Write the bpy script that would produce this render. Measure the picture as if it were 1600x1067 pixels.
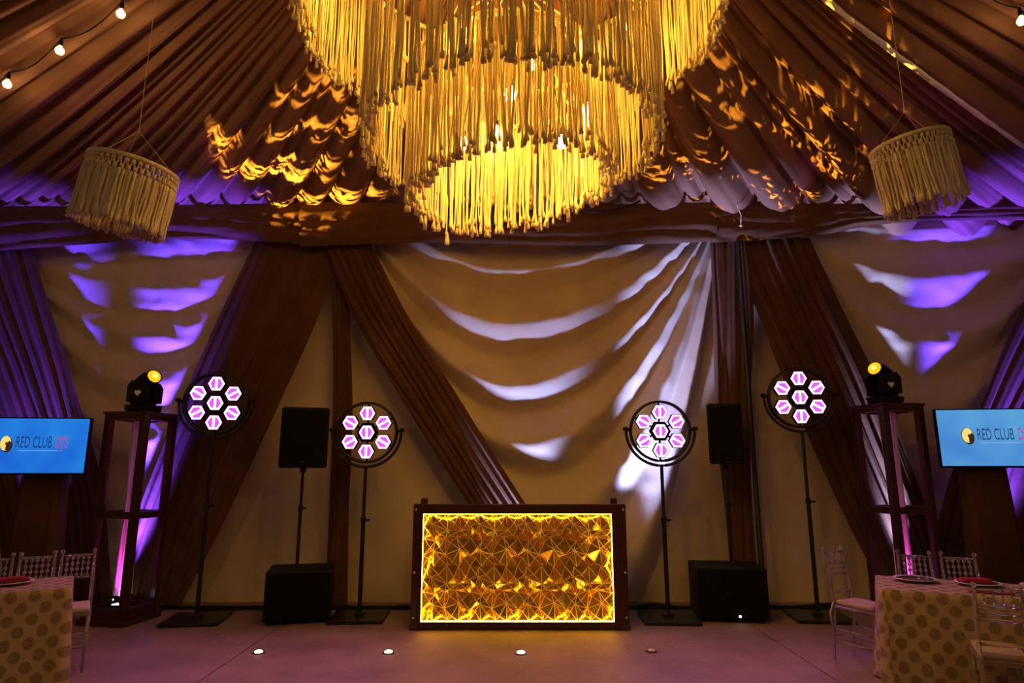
import bpy, bmesh, math, random
from mathutils import Vector, Matrix, noise as mnoise
PI = math.pi
random.seed(7)
for o in list(bpy.data.objects): bpy.data.objects.remove(o)
scene = bpy.context.scene
col = scene.collection

# ------------------------------------------------------------------ camera
F = 1000.0; TILT = math.radians(11.36); H = 1.60
cam = bpy.data.cameras.new('camera'); cam.sensor_width = 36; cam.lens = F/1600*36; cam.clip_end = 100
camo = bpy.data.objects.new('camera', cam); col.objects.link(camo)
camo.location = (0, 0, H); camo.rotation_euler = (PI/2+TILT, 0, 0)
scene.camera = camo
CT, ST = math.cos(TILT), math.sin(TILT)
def ray(px, py):
    u = (px-800)/F; w = (533.5-py)/F
    return Vector((u, CT-w*ST, ST+w*CT))
def at_Y(px, py, Y):
    d = ray(px, py); return Vector((0,0,H))+d*(Y/d.y)
def at_Z(px, py, z):
    d = ray(px, py); return Vector((0,0,H))+d*((z-H)/d.z)
def axis(p):
    return p.y*CT+(p.z-H)*ST

# ------------------------------------------------------------------ world, view, large lights
world = bpy.data.worlds.new('venue_ambient'); scene.world = world; world.use_nodes = True
bg = world.node_tree.nodes['Background']; bg.inputs[0].default_value = (1.0, 0.72, 0.6, 1); bg.inputs[1].default_value = 0.03
scene.view_settings.view_transform = 'Standard'; scene.view_settings.look = 'None'
scene.view_settings.exposure = 0.35; scene.view_settings.gamma = 1; scene.view_settings.use_curve_mapping = False

YW = 8.4            # back wall
WX = 8.6            # half width of the tent
YF = -2.6           # front eave
ZE = 5.10           # eave height
YP, ZP = 3.9, 7.3   # tent peak over the chandelier

def spot(name, loc, target, color, power, ang, blend=0.6, radius=0.06, parent=None):
    l = bpy.data.lights.new(name, 'SPOT'); l.color = color; l.energy = power
    l.spot_size = math.radians(ang); l.spot_blend = blend; l.shadow_soft_size = radius
    o = bpy.data.objects.new(name, l); col.objects.link(o); o.location = loc
    d = Vector(target)-Vector(loc); o.rotation_euler = d.to_track_quat('-Z','Y').to_euler()
    if parent:
        bpy.context.view_layer.update(); o.parent = parent; o.matrix_parent_inverse = parent.matrix_world.inverted()
    return o
def point(name, loc, color, power, radius=0.05, parent=None):
    l = bpy.data.lights.new(name, 'POINT'); l.color = color; l.energy = power; l.shadow_soft_size = radius
    o = bpy.data.objects.new(name, l); col.objects.link(o); o.location = loc
    if parent: o.parent = parent
    return o

# ------------------------------------------------------------------ materials
def new_mat(name):
    m = bpy.data.materials.new(name); m.use_nodes = True
    nt = m.node_tree; nt.nodes.clear()
    out = nt.nodes.new('ShaderNodeOutputMaterial')
    return m, nt, out
def N(nt, t, **kw):
    n = nt.nodes.new(t)
    for k, v in kw.items():
        if k in n.bl_rna.properties.keys(): setattr(n, k, v)
        else: n.inputs[k].default_value = v
    return n
def L(nt, a, b): nt.links.new(a, b)
def rgba(c): return (c[0], c[1], c[2], 1)

def solid(name, c, rough=0.6, metal=0.0, var=0.15, scale=12.0, bump=0.0, bscale=60.0, spec=0.5):
    m, nt, out = new_mat(name)
    p = N(nt, 'ShaderNodeBsdfPrincipled', Roughness=rough, Metallic=metal)
    p.inputs['Specular IOR Level'].default_value = spec
    tc = N(nt, 'ShaderNodeTexCoord')
    nz = N(nt, 'ShaderNodeTexNoise', Scale=scale, Detail=5.0); L(nt, tc.outputs['Object'], nz.inputs['Vector'])
    cr = N(nt, 'ShaderNodeValToRGB')
    cr.color_ramp.elements[0].position = 0.3; cr.color_ramp.elements[1].position = 0.7
    cr.color_ramp.elements[0].color = rgba([x*(1-var) for x in c]); cr.color_ramp.elements[1].color = rgba([min(1, x*(1+var)) for x in c])
    L(nt, nz.outputs[0], cr.inputs[0]); L(nt, cr.outputs[0], p.inputs['Base Color'])
    if bump > 0:
        n2 = N(nt, 'ShaderNodeTexNoise', Scale=bscale, Detail=4.0); L(nt, tc.outputs['Object'], n2.inputs['Vector'])
        b = N(nt, 'ShaderNodeBump', Strength=bump, Distance=0.02); L(nt, n2.outputs[0], b.inputs['Height']); L(nt, b.outputs[0], p.inputs['Normal'])
    L(nt, p.outputs[0], out.inputs[0])
    return m
def fabric(name, c, trans=0.25, var=0.1, sheen=0.0, bump=0.25, wrinkle=3.0):
    m, nt, out = new_mat(name)
    tc = N(nt, 'ShaderNodeTexCoord')
    nz = N(nt, 'ShaderNodeTexNoise', Scale=wrinkle, Detail=6.0, Roughness=0.6); L(nt, tc.outputs['Object'], nz.inputs['Vector'])
    cr = N(nt, 'ShaderNodeValToRGB')
    cr.color_ramp.elements[0].position = 0.3; cr.color_ramp.elements[1].position = 0.7
    cr.color_ramp.elements[0].color = rgba([x*(1-var) for x in c]); cr.color_ramp.elements[1].color = rgba([min(1, x*(1+var)) for x in c])
    L(nt, nz.outputs[0], cr.inputs[0])
    p = N(nt, 'ShaderNodeBsdfPrincipled', Roughness=0.85)
    p.inputs['Specular IOR Level'].default_value = 0.15
    if sheen: p.inputs['Sheen Weight'].default_value = sheen
    tr = N(nt, 'ShaderNodeBsdfTranslucent'); mx = N(nt, 'ShaderNodeMixShader', Fac=trans)
    w = N(nt, 'ShaderNodeTexNoise', Scale=140.0, Detail=3.0); L(nt, tc.outputs['Object'], w.inputs['Vector'])
    w2 = N(nt, 'ShaderNodeMath', operation='MULTIPLY_ADD'); L(nt, w.outputs[0], w2.inputs[0]); w2.inputs[1].default_value = 0.1; L(nt, nz.outputs[0], w2.inputs[2])
    b = N(nt, 'ShaderNodeBump', Strength=bump, Distance=0.03); L(nt, w2.outputs[0], b.inputs['Height'])
    L(nt, b.outputs[0], p.inputs['Normal'])
    L(nt, cr.outputs[0], p.inputs['Base Color']); L(nt, cr.outputs[0], tr.inputs['Color'])
    L(nt, p.outputs[0], mx.inputs[1]); L(nt, tr.outputs[0], mx.inputs[2]); L(nt, mx.outputs[0], out.inputs[0])
    return m
def glow(name, c, s):
    m, nt, out = new_mat(name)
    e = N(nt, 'ShaderNodeEmission', Color=rgba(c), Strength=s); L(nt, e.outputs[0], out.inputs[0]); return m
def acrylic(name):
    m, nt, out = new_mat(name)
    g = N(nt, 'ShaderNodeBsdfGlass', Color=(0.95,0.9,0.92,1), Roughness=0.08, IOR=1.35)
    d = N(nt, 'ShaderNodeBsdfPrincipled', Roughness=0.15); d.inputs['Base Color'].default_value = (0.75,0.68,0.72,1)
    mx = N(nt, 'ShaderNodeMixShader', Fac=0.12)
    L(nt, g.outputs[0], mx.inputs[1]); L(nt, d.outputs[0], mx.inputs[2]); L(nt, mx.outputs[0], out.inputs[0]); return m
def wood(name, c):
    m, nt, out = new_mat(name)
    tc = N(nt, 'ShaderNodeTexCoord'); mp = N(nt, 'ShaderNodeMapping'); mp.inputs['Scale'].default_value = (9, 9, 1.2)
    L(nt, tc.outputs['Object'], mp.inputs[0])
    nz = N(nt, 'ShaderNodeTexNoise', Scale=3.0, Detail=6.0, Distortion=1.0); L(nt, mp.outputs[0], nz.inputs['Vector'])
    cr = N(nt, 'ShaderNodeValToRGB'); cr.color_ramp.elements[0].color = rgba([x*0.55 for x in c]); cr.color_ramp.elements[1].color = rgba([x*1.4 for x in c])
    L(nt, nz.outputs[0], cr.inputs[0])
    p = N(nt, 'ShaderNodeBsdfPrincipled', Roughness=0.32); L(nt, cr.outputs[0], p.inputs['Base Color'])
    b = N(nt, 'ShaderNodeBump', Strength=0.1, Distance=0.01); L(nt, nz.outputs[0], b.inputs['Height']); L(nt, b.outputs[0], p.inputs['Normal'])
    L(nt, p.outputs[0], out.inputs[0]); return m
def rope(name, c, trans=0.35):
    m, nt, out = new_mat(name)
    tc = N(nt, 'ShaderNodeTexCoord')
    wv = N(nt, 'ShaderNodeTexNoise', Scale=90.0, Detail=2.0); L(nt, tc.outputs['Object'], wv.inputs['Vector'])
    p = N(nt, 'ShaderNodeBsdfPrincipled', Roughness=0.9); p.inputs['Base Color'].default_value = rgba(c); p.inputs['Specular IOR Level'].default_value = 0.1
    b = N(nt, 'ShaderNodeBump', Strength=0.8, Distance=0.01); L(nt, wv.outputs[0], b.inputs['Height']); L(nt, b.outputs[0], p.inputs['Normal'])
    tr = N(nt, 'ShaderNodeBsdfTranslucent', Color=rgba(c)); mx = N(nt, 'ShaderNodeMixShader', Fac=trans)
    L(nt, p.outputs[0], mx.inputs[1]); L(nt, tr.outputs[0], mx.inputs[2]); L(nt, mx.outputs[0], out.inputs[0]); return m

M = {}
M['black'] = solid('black_plastic', (0.006,0.006,0.007), 0.6, bump=0.15, bscale=200, spec=0.2)
M['black_grille'] = solid('black_grille', (0.004,0.004,0.005), 0.85, bump=0.5, bscale=300, spec=0.15)
M['black_metal'] = solid('black_metal', (0.012,0.012,0.013), 0.4, metal=0.3)
M['wood'] = wood('dark_mahogany', (0.04,0.009,0.007))
M['roof'] = fabric('roof_cloth', (0.27,0.125,0.085), 0.15, 0.15, bump=0.2, wrinkle=1.5)
M['white_cloth'] = fabric('white_cloth', (0.66,0.52,0.43), 0.15, 0.06, bump=0.35, wrinkle=2.5)
M['brown_cloth'] = fabric('brown_cloth', (0.115,0.05,0.03), 0.15, 0.15, bump=0.3, wrinkle=3)
M['rope'] = rope('cream_rope', (0.78,0.66,0.44), 0.3)
M['rope_dim'] = rope('natural_rope', (0.72,0.62,0.45), 0.25)
M['sheer'] = fabric('sheer_white', (0.8,0.75,0.78), 0.5, 0.05, bump=0.3, wrinkle=9)
M['acrylic'] = acrylic('clear_acrylic')
M['cushion'] = fabric('cushion_cloth', (0.42,0.32,0.32), 0.05, 0.05)
M['napkin'] = fabric('red_napkin', (0.28,0.015,0.03), 0.05, 0.1)
M['plate'] = solid('dark_glass_plate', (0.05,0.035,0.04), 0.15)
M['plate_rim'] = solid('plate_rim', (0.6,0.48,0.42), 0.25)
M['gold_lens'] = glow('amber_lens', (1.0,0.50,0.008), 1.0); M['hot_lens'] = glow('amber_hot_spot', (1.0,0.7,0.1), 2.5)
M['warm_bulb'] = glow('warm_bulb', (1.0,0.74,0.25), 3.0)
M['fill_bulb'] = glow('chandelier_bulb', (1.0,0.7,0.2), 12.0)
M['hex_light'] = glow('lavender_led', (0.95,0.58,1.0), 1.7)
M['hex_purple'] = glow('violet_led', (0.68,0.10,0.9), 0.95)
M['par_led'] = glow('par_led', (0.75,0.85,1.0), 6.0)
M['floor_led'] = glow('floor_led', (1.0,0.78,0.38), 6.0)
M['led_strip'] = glow('amber_strip', (1.0,0.46,0.03), 26.0)
M['small_led'] = glow('white_led', (1,0.95,0.9), 8.0)
M['white_mark'] = solid('white_mark', (0.85,0.78,0.8), 0.5)
M['white_strap'] = fabric('white_strap', (0.9,0.82,0.8), 0.1, 0.08)
M['cord'] = solid('pale_cord', (0.7,0.55,0.4), 0.8)

# ------------------------------------------------------------------ mesh helpers
def link_mesh(name, verts, faces, mat, parent=None, smooth=True, loc=None, rot=None):
    me = bpy.data.meshes.new(name); me.from_pydata([tuple(v) for v in verts], [], faces); me.update()
    if smooth: me.shade_smooth()
    if mat: me.materials.append(mat)
    o = bpy.data.objects.new(name, me); col.objects.link(o)
    if parent: o.parent = parent
    if loc is not None: o.location = loc
    if rot is not None: o.rotation_euler = rot
    return o
class MB:
    def __init__(s): s.v = []; s.f = []
    def add(s, vs, fs):
        b = len(s.v); s.v += [Vector(v) for v in vs]; s.f += [tuple(i+b for i in f) for f in fs]; return s
    def box(s, c, size, bev=0.0, mtx=None):
        bm = bmesh.new(); bmesh.ops.create_cube(bm, size=1)
        bmesh.ops.scale(bm, vec=size, verts=bm.verts)
        if bev > 0: bmesh.ops.bevel(bm, geom=list(bm.edges), offset=bev, segments=2, affect='EDGES', profile=0.6)
        if mtx: bmesh.ops.transform(bm, matrix=mtx, verts=bm.verts)
        bmesh.ops.translate(bm, vec=c, verts=bm.verts)
        bm.verts.index_update()
        s.add([v.co.copy() for v in bm.verts], [[v.index for v in f.verts] for f in bm.faces]); bm.free(); return s
    def tube(s, path, r, n=8, closed=False, cap=True):
        path = [Vector(p) for p in path]; m = len(path)
        rs = r if isinstance(r, (list, tuple)) else [r]*m
        vs = []; fs = []
        up = None
        for i, p in enumerate(path):
            if closed: t = path[(i+1) % m]-path[i-1]
            else: t = path[min(i+1, m-1)]-path[max(i-1, 0)]
            t.normalize()
            if up is None:
                up = Vector((0,0,1)) if abs(t.z) < 0.9 else Vector((1,0,0))
            a = t.cross(up)
            if a.length < 1e-5: a = t.cross(Vector((0,1,0)))
            a.normalize(); b = t.cross(a).normalized(); up = -b if False else up
            for k in range(n):
                an = 2*PI*k/n; vs.append(p+(a*math.cos(an)+b*math.sin(an))*rs[i])
        segs = m if closed else m-1
        for i in range(segs):
            for k in range(n):
                j = (i+1) % m
                fs.append((i*n+k, i*n+(k+1) % n, j*n+(k+1) % n, j*n+k))
        if cap and not closed:
            fs.append(tuple(range(n))[::-1]); fs.append(tuple((m-1)*n+k for k in range(n)))
        return s.add(vs, fs)
    def lathe(s, prof, n=24, c=(0,0,0), mtx=None):
        c = Vector(c); vs = []; fs = []
        for r, z in prof:
            for k in range(n):
                a = 2*PI*k/n; p = Vector((r*math.cos(a), r*math.sin(a), z))
                if mtx: p = mtx @ p
                vs.append(p+c)
        for i in range(len(prof)-1):
            for k in range(n): fs.append((i*n+k, i*n+(k+1) % n, (i+1)*n+(k+1) % n, (i+1)*n+k))
        fs.append(tuple(range(n))[::-1]); fs.append(tuple((len(prof)-1)*n+k for k in range(n)))
        return s.add(vs, fs)
    def prism(s, pts, y0, y1):
        n = len(pts); vs = [(x, y0, z) for x, z in pts]+[(x, y1, z) for x, z in pts]
        fs = [tuple(range(n)), tuple(range(2*n-1, n-1, -1))]+[(i, i+n, (i+1) % n+n, (i+1) % n) for i in range(n)]
        return s.add(vs, fs)
    def sphere(s, c, r, n=10, m=7, sz=1.0):
        prof = [(max(1e-4, r*math.sin(PI*i/m)), -r*sz*math.cos(PI*i/m)) for i in range(m+1)]
        return s.lathe(prof, n, c)
    def build(s, name, mat, parent=None, smooth=False, loc=None, rot=None):
        o = link_mesh(name, s.v, s.f, mat, parent, smooth, loc, rot); return o
def auto_smooth(o, ang=40):
    o.data.shade_smooth()
    o.data.set_sharp_from_angle(angle=math.radians(ang)); return o
def tag(o, label=None, cat=None, group=None, kind=None):
    if label: o['label'] = label
    if cat: o['category'] = cat
    if group: o['group'] = group
    if kind: o['kind'] = kind
    return o
def thing(name, label, cat, loc=(0,0,0), rz=0, group=None):
    o = bpy.data.objects.new(name, None); col.objects.link(o); o.empty_display_size = 0.1
    o.location = loc; o.rotation_euler = (0,0,rz); return tag(o, label, cat, group)
def copy_tree(o, parent=None):
    c = o.copy(); col.objects.link(c)
    if parent: c.parent = parent
    for ch in o.children: copy_tree(ch, c)
    return c
def interp(xs, ys, x):
    if x <= xs[0]: return ys[0]
    for i in range(len(xs)-1):
        if x <= xs[i+1]:
            t = (x-xs[i])/(xs[i+1]-xs[i]); return ys[i]+(ys[i+1]-ys[i])*t
    return ys[-1]
def catmull(pts, t):      # t in 0..len-1
    n = len(pts); i = min(int(t), n-2); f = t-i
    p0 = pts[max(i-1,0)]; p1 = pts[i]; p2 = pts[i+1]; p3 = pts[min(i+2,n-1)]
    return [0.5*((2*b)+(-a+c)*f+(2*a-5*b+4*c-d)*f*f+(-a+3*b-3*c+d)*f**3) for a,b,c,d in zip(p0,p1,p2,p3)]
def nz(x, y=0, z=0): return mnoise.noise(Vector((x, y, z)))

# ------------------------------------------------------------------ structure: floor slabs
def floor_mat():
    m, nt, out = new_mat('concrete')
    tc = N(nt, 'ShaderNodeTexCoord')
    n1 = N(nt, 'ShaderNodeTexNoise', Scale=1.3, Detail=8.0, Roughness=0.65); L(nt, tc.outputs['Object'], n1.inputs['Vector'])
    n2 = N(nt, 'ShaderNodeTexNoise', Scale=30.0, Detail=5.0); L(nt, tc.outputs['Object'], n2.inputs['Vector'])
    cr = N(nt, 'ShaderNodeValToRGB'); e = cr.color_ramp.elements
    e[0].position = 0.3; e[0].color = (0.13,0.08,0.075,1); e[1].position = 0.65; e[1].color = (0.25,0.165,0.155,1)
    mx = N(nt, 'ShaderNodeMath', operation='MULTIPLY_ADD'); L(nt, n2.outputs[0], mx.inputs[0]); mx.inputs[1].default_value = 0.25
    sb = N(nt, 'ShaderNodeMath', operation='SUBTRACT'); L(nt, n1.outputs[0], sb.inputs[0]); sb.inputs[1].default_value = 0.12
    L(nt, sb.outputs[0], mx.inputs[2]); L(nt, mx.outputs[0], cr.inputs[0])
    p = N(nt, 'ShaderNodeBsdfPrincipled', Roughness=0.6); L(nt, cr.outputs[0], p.inputs['Base Color'])
    b = N(nt, 'ShaderNodeBump', Strength=0.15, Distance=0.01); L(nt, n2.outputs[0], b.inputs['Height']); L(nt, b.outputs[0], p.inputs['Normal'])
    L(nt, p.outputs[0], out.inputs[0]); return m
M['concrete'] = floor_mat(); M['joint'] = solid('joint', (0.03,0.02,0.02), 0.9)
XJ = (-2.42, 2.52)
fl = MB(); fl.box((0, 3, -0.10), (2*WX+0.4, 12.4, 0.1)); floor = tag(fl.build('floor', M['joint']), kind='structure')
xs = (-WX-0.1, -7.3, XJ[0], XJ[1], 7.3, WX+0.1); ys = (-2.9, 4.3, 8.7)
for i in range(5):
    for j in range(2):
        g = 0.006
        b = MB(); b.box(((xs[i]+xs[i+1])/2, (ys[j]+ys[j+1])/2, -0.03), (xs[i+1]-xs[i]-2*g, ys[j+1]-ys[j]-2*g, 0.06), 0.004)
        b.build('slab', M['concrete'], floor)

# structure: back and side cloth walls
def cloth_wall(name, p0, p1, z1, amp):
    p0 = Vector(p0); p1 = Vector(p1); d = p1-p0; n = Vector((-d.y, d.x, 0)).normalized()
    nu = int(d.length/0.07); nv = 60; vs = []; fs = []
    for j in range(nv+1):
        for i in range(nu+1):
            u = i/nu*d.length; z = z1*j/nv
            w = amp*(nz(u*1.6, z*0.35, 3)+0.5*nz(u*4.2, z*0.5, 9))*(1-0.3*j/nv)
            vs.append(p0+d*(i/nu)+n*w+Vector((0,0,z)))
    for j in range(nv):
        for i in range(nu):
            a = j*(nu+1)+i; fs.append((a, a+1, a+nu+2, a+nu+1))
    return tag(link_mesh(name, vs, fs, M['white_cloth']), kind='structure')
cloth_wall('wall_back', (-WX, YW, 0), (WX, YW, 0), ZE+0.35, 0.06)
cloth_wall('wall_left', (-WX, YF, 0), (-WX, YW, 0), ZE+0.35, 0.06)
cloth_wall('wall_right', (WX, YF, 0), (WX, YW, 0), ZE+0.35, 0.06)

# structure: pleated tent roof hanging from the peak to the eaves
def roof_z(x, y):
    dx = x; dy = y-YP
    t = max(abs(dx)/WX, dy/(YW-YP) if dy > 0 else -dy/(YP-YF))
    t = min(t, 1.0)
    return ZE+(ZP-ZE)*(1-t)**1.55
def build_roof():
    peri = []
    def seg(a, b):
        a = Vector(a); b = Vector(b); n = int((b-a).length/0.026)
        for i in range(n): peri.append(a.lerp(b, i/n))
    seg((WX, YF, 0), (WX, YW, 0)); seg((WX, YW, 0), (-WX, YW, 0)); seg((-WX, YW, 0), (-WX, YF, 0))
    # irregular pleat phase along the eave
    ph = []; p = 0; w = 0.3; nxt = 1.0
    rnd = random.Random(3)
    for i in range(len(peri)):
        ph.append((p, w)); p += 0.026/w
        if p >= nxt: nxt += 1; w = rnd.choice((rnd.uniform(0.2,0.35), rnd.uniform(0.4,0.75)))
    nt_ = 64; vs = []; fs = []; n = len(peri)
    for j in range(nt_+1):
        t = 0.035+(1-0.035)*(j/nt_)
        for i, e in enumerate(peri):
            P = Vector((0, YP, 0)); q = P.lerp(e, t)
            z = ZE+(ZP-ZE)*(1-t)**1.55
            pp, w = ph[i]; warp = 0.35*nz(i*0.01, t*2.0, 5)
            f = abs(math.sin(PI*(pp+warp*0.5)))
            amp = (0.05+0.10*t)*(w/0.33)*(0.6+0.5*nz(int(pp+warp*0.5)*1.7, 2.2)+0.4)
            fine = 0.022*abs(math.sin(PI*(pp*3.1+2.5*nz(pp*0.8, t*1.5))))*t
            z -= amp*f**0.65+fine
            # cloth bellies down and is gathered back up over the eave rail
            k = max(0, (t-0.93)/0.07)
            z -= 0.06*math.sin(PI*min(1, k))*f
            if k > 0.6: z += 0.10*(k-0.6)/0.4
            vs.append((q.x, q.y, z))
    for j in range(nt_):
        for i in range(n-1):
            a = j*n+i; fs.append((a, a+1, a+n+1, a+n))
    return tag(link_mesh('ceiling', vs, fs, M['roof']), kind='structure')
build_roof()

# ------------------------------------------------------------------ drapes on the back wall
def swag(name, label, knots, Y, nu=90, sub=16, amp=0.3, a=0.5, group='white cloth swags', fade=0):
    # knots: for each fold (L, C, R) pixel points of its lower edge, hung on the plane Y
    Ls = [k[0] for k in knots]; Cs = [k[1] for k in knots]; Rs = [k[2] for k in knots]
    nk = len(knots); nv = (nk-1)*sub; pts = []
    for j in range(nv+1):
        s = j/sub; l = catmull(Ls, s); c = catmull(Cs, s); r = catmull(Rs, s); row = []
        for i in range(nu+1):
            u = i/nu
            if u < 0.5: p0, p2, t = l, c, u*2; ctrl = (l[0]+a*(c[0]-l[0]), c[1])
            else: p0, p2, t = r, c, (1-u)*2; ctrl = (r[0]+a*(c[0]-r[0]), c[1])
            x = (1-t)**2*p0[0]+2*t*(1-t)*ctrl[0]+t*t*p2[0]; y = (1-t)**2*p0[1]+2*t*(1-t)*ctrl[1]+t*t*p2[1]
            row.append(at_Y(x, y, Y))
        pts.append(row)
    vs = []; fs = []
    for j in range(nv+1):
        s = j/sub; k = min(int(s), nk-2); f = s-k
        for i in range(nu+1):
            j0 = k*sub; sp = (pts[j0+sub][i]-pts[j0][i]).length
            g = f/0.52 if f < 0.52 else (1-f)/0.48
            g = g*g*(3-2*g)*0.5+g*0.5
            A = amp*min(sp, 0.75)*(1 if not fade else max(0.15, 1-fade*k))
            p = pts[j][i]; w = 0.012*nz(p.x*5, p.z*7, 1)+0.02*nz(p.x*1.3, p.z*6, 4)
            vs.append((p.x, Y-A*g-w, p.z))
    for j in range(nv):
        for i in range(nu):
            b = j*(nu+1)+i; fs.append((b, b+1, b+nu+2, b+nu+1))
    return tag(link_mesh(name, vs, fs, M['white_cloth']), label, 'drape', group)

YS = YW-0.14
swag('swag_drape', 'white cloth swag in curved folds above the glowing gold booth', [
    ((780,330),(800,345),(880,330)), ((690,368),(800,397),(950,368)), ((600,372),(800,462),(1045,372)), ((590,400),(800,560),(1085,374)),
    ((640,520),(805,648),(1100,376)), ((700,650),(840,745),(1110,378)), ((760,760),(900,850),(1116,380)), ((800,860),(960,950),(1122,384))], YS)
swag('swag_drape', 'purple-lit white cloth swag on the wall with a pendant hanging before it', [
    ((60,340),(240,350),(420,335)), ((20,380),(265,414),(425,374)), ((15,400),(240,492),(420,400)), ((40,440),(235,560),(400,440)),
    ((60,520),(230,640),(370,520)), ((80,610),(225,740),(340,620)), ((90,700),(220,850),(310,740)), ((100,800),(215,948),(280,860))], YS, amp=0.085)
swag('swag_drape', 'blue-lit white cloth swag on the wall above a wooden tower and television', [
    ((1270,330),(1440,340),(1640,315)), ((1258,360),(1440,394),(1660,345)), ((1262,384),(1450,486),(1650,395)), ((1290,440),(1440,590),(1630,455)),
    ((1320,510),(1440,690),(1590,570)), ((1350,610),(1440,790),(1560,690)), ((1380,720),(1450,880),(1540,800)), ((1400,830),(1460,960),(1530,900))], YS, amp=0.14)

def ribbon(name, label, left, right, Y, folds, amp, cat='drape', group='brown gauze drapes', mat='brown_cloth', nu=None, nv=70, twist=0.0, seed=1):
    # edges given as matching pixel polylines on the plane Y; pleats run along the length
    nu = nu or int(folds*12); vs = []; fs = []; n = len(left)
    for j in range(nv+1):
        s = j/nv*(n-1); l = catmull(left, s); r = catmull(right, s)
        a = at_Y(l[0], l[1], Y); b = at_Y(r[0], r[1], Y)
        for i in range(nu+1):
            u = i/nu; p = a.lerp(b, u)
            ph = u*folds+1.3*nz(u*2.6, seed*3.1, j/nv*0.8)+0.5*nz(j/nv*2.0, u*2.0, seed)
            g = abs(math.sin(PI*ph)); k = 0.7+0.6*nz(int(ph)*1.3, seed*2.7)
            d = amp*k*g**0.8+0.15*amp*abs(math.sin(PI*ph*2.7+seed))
            edge = min(1, min(u, 1-u)*10)
            vs.append((p.x, Y-d*edge, p.z))
    for j in range(nv):
        for i in range(nu):
            b = j*(nu+1)+i; fs.append((b, b+1, b+nu+2, b+nu+1))
    return tag(link_mesh(name, vs, fs, M[mat]), label, cat, group)

YD = YW-0.34
ribbon('gauze_drape', 'wide brown gauze drape pulled diagonally down behind the black speaker on its pole',
       [(400,375),(335,510),(262,680),(205,830),(180,944)], [(530,375),(505,475),(432,640),(345,825),(283,944)], YD, 7, 0.05, seed=1)
ribbon('gauze_drape', 'narrow brown gauze strip hanging straight down behind a round lamp',
       [(522,375),(521,480),(520,640),(514,800),(508,945)], [(548,375),(546,480),(551,640),(545,800),(543,945)], YD+0.06, 2.5, 0.04, seed=2)
ribbon('gauze_drape', 'brown gauze drape slanting down to the top of the gold booth',
       [(505,375),(548,485),(622,615),(704,745),(835,944)], [(577,375),(638,495),(716,620),(794,745),(925,944)], YD-0.09, 6, 0.06, seed=3)
ribbon('gauze_drape', 'brown gauze drape hanging straight over the tent pole by the black speaker',
       [(1110,372),(1114,500),(1118,650),(1133,800),(1146,944)], [(1172,372),(1178,500),(1172,650),(1176,800),(1188,944)], YD-0.05, 4, 0.05, seed=4)
ribbon('gauze_drape', 'wide brown gauze drape slanting down behind a wooden tower from the tent pole',
       [(1138,372),(1188,500),(1240,630),(1312,790),(1390,944)], [(1265,372),(1315,480),(1378,610),(1440,770),(1508,944)], YD, 8, 0.05, seed=5)
ribbon('gauze_drape', 'purple-lit brown gauze drape slanting down to the television by three clear chairs',
       [(-190,385),(-130,500),(-60,640),(-10,800),(10,944)], [(48,385),(84,500),(122,625),(160,760),(176,944)], YD, 10, 0.06, seed=6)
ribbon('gauze_drape', 'mauve gauze drape slanting down behind the television near the clear chair',
       [(1665,355),(1590,490),(1540,610),(1480,760),(1440,944)], [(1850,355),(1770,490),(1700,610),(1640,760),(1600,944)], YD-0.09, 8, 0.05, seed=7)

def valance(name, label, pts_top, pts_bot, Y, seed):
    nu = 140; nv = 26; vs = []; fs = []; n = len(pts_top)
    for j in range(nv+1):
        v = j/nv
        for i in range(nu+1):
            s = i/nu*(n-1); t = catmull(pts_top, s); b = catmull(pts_bot, s)
            p = at_Y(t[0]+(b[0]-t[0])*v, t[1]+(b[1]-t[1])*v, Y)
            w = math.sin(PI*v)**0.5*0.05
            ph = v*3.6+1.1*nz(i/nu*3.0+seed*7, v*1.2, seed)
            r = 0.022*abs(math.sin(PI*ph))+0.012*nz(i*0.12, v*9, seed)
            vs.append((p.x, Y-w-r, p.z))
    for j in range(nv):
        for i in range(nu):
            a = j*(nu+1)+i; fs.append((a, a+1, a+nu+2, a+nu+1))
    return tag(link_mesh(name, vs, fs, M['brown_cloth']), label, 'valance', 'brown cloth bands under the roof')
YV = YD-0.16
valance('valance', 'purple-lit brown cloth band under the roof behind a tilted macrame pendant',
        [(-220,322),(60,322),(300,320),(500,318)], [(-220,410),(30,398),(180,376),(330,386),(500,384)][:1]+[(60,388),(300,374),(505,384)], YV, 1)
valance('valance', 'dark brown cloth band under the roof behind the large tiered chandelier',
        [(470,316),(680,318),(900,320),(1118,316)], [(470,386),(680,380),(900,384),(1118,378)], YV-0.05, 2)
valance('valance', 'dark brown cloth band under the roof where a short cord hangs',
        [(1108,312),(1260,318),(1440,316),(1820,300)], [(1108,380),(1260,370),(1440,346),(1820,346)], YV, 3)

# tent poles in the back wall
p = at_Y(1158, 450, YW-0.52)
b = MB(); b.lathe([(0.035,0),(0.035,0.03),(0.03,0.04),(0.03,4.5)], 14); b.lathe([(0.05,0),(0.05,0.012)], 14)
tag(auto_smooth(b.build('tent_pole', M['black_metal'], loc=(p.x, YW-0.52, 0))), 'thin dark tent pole standing along the straight drape behind the black speaker', 'pole')

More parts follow.
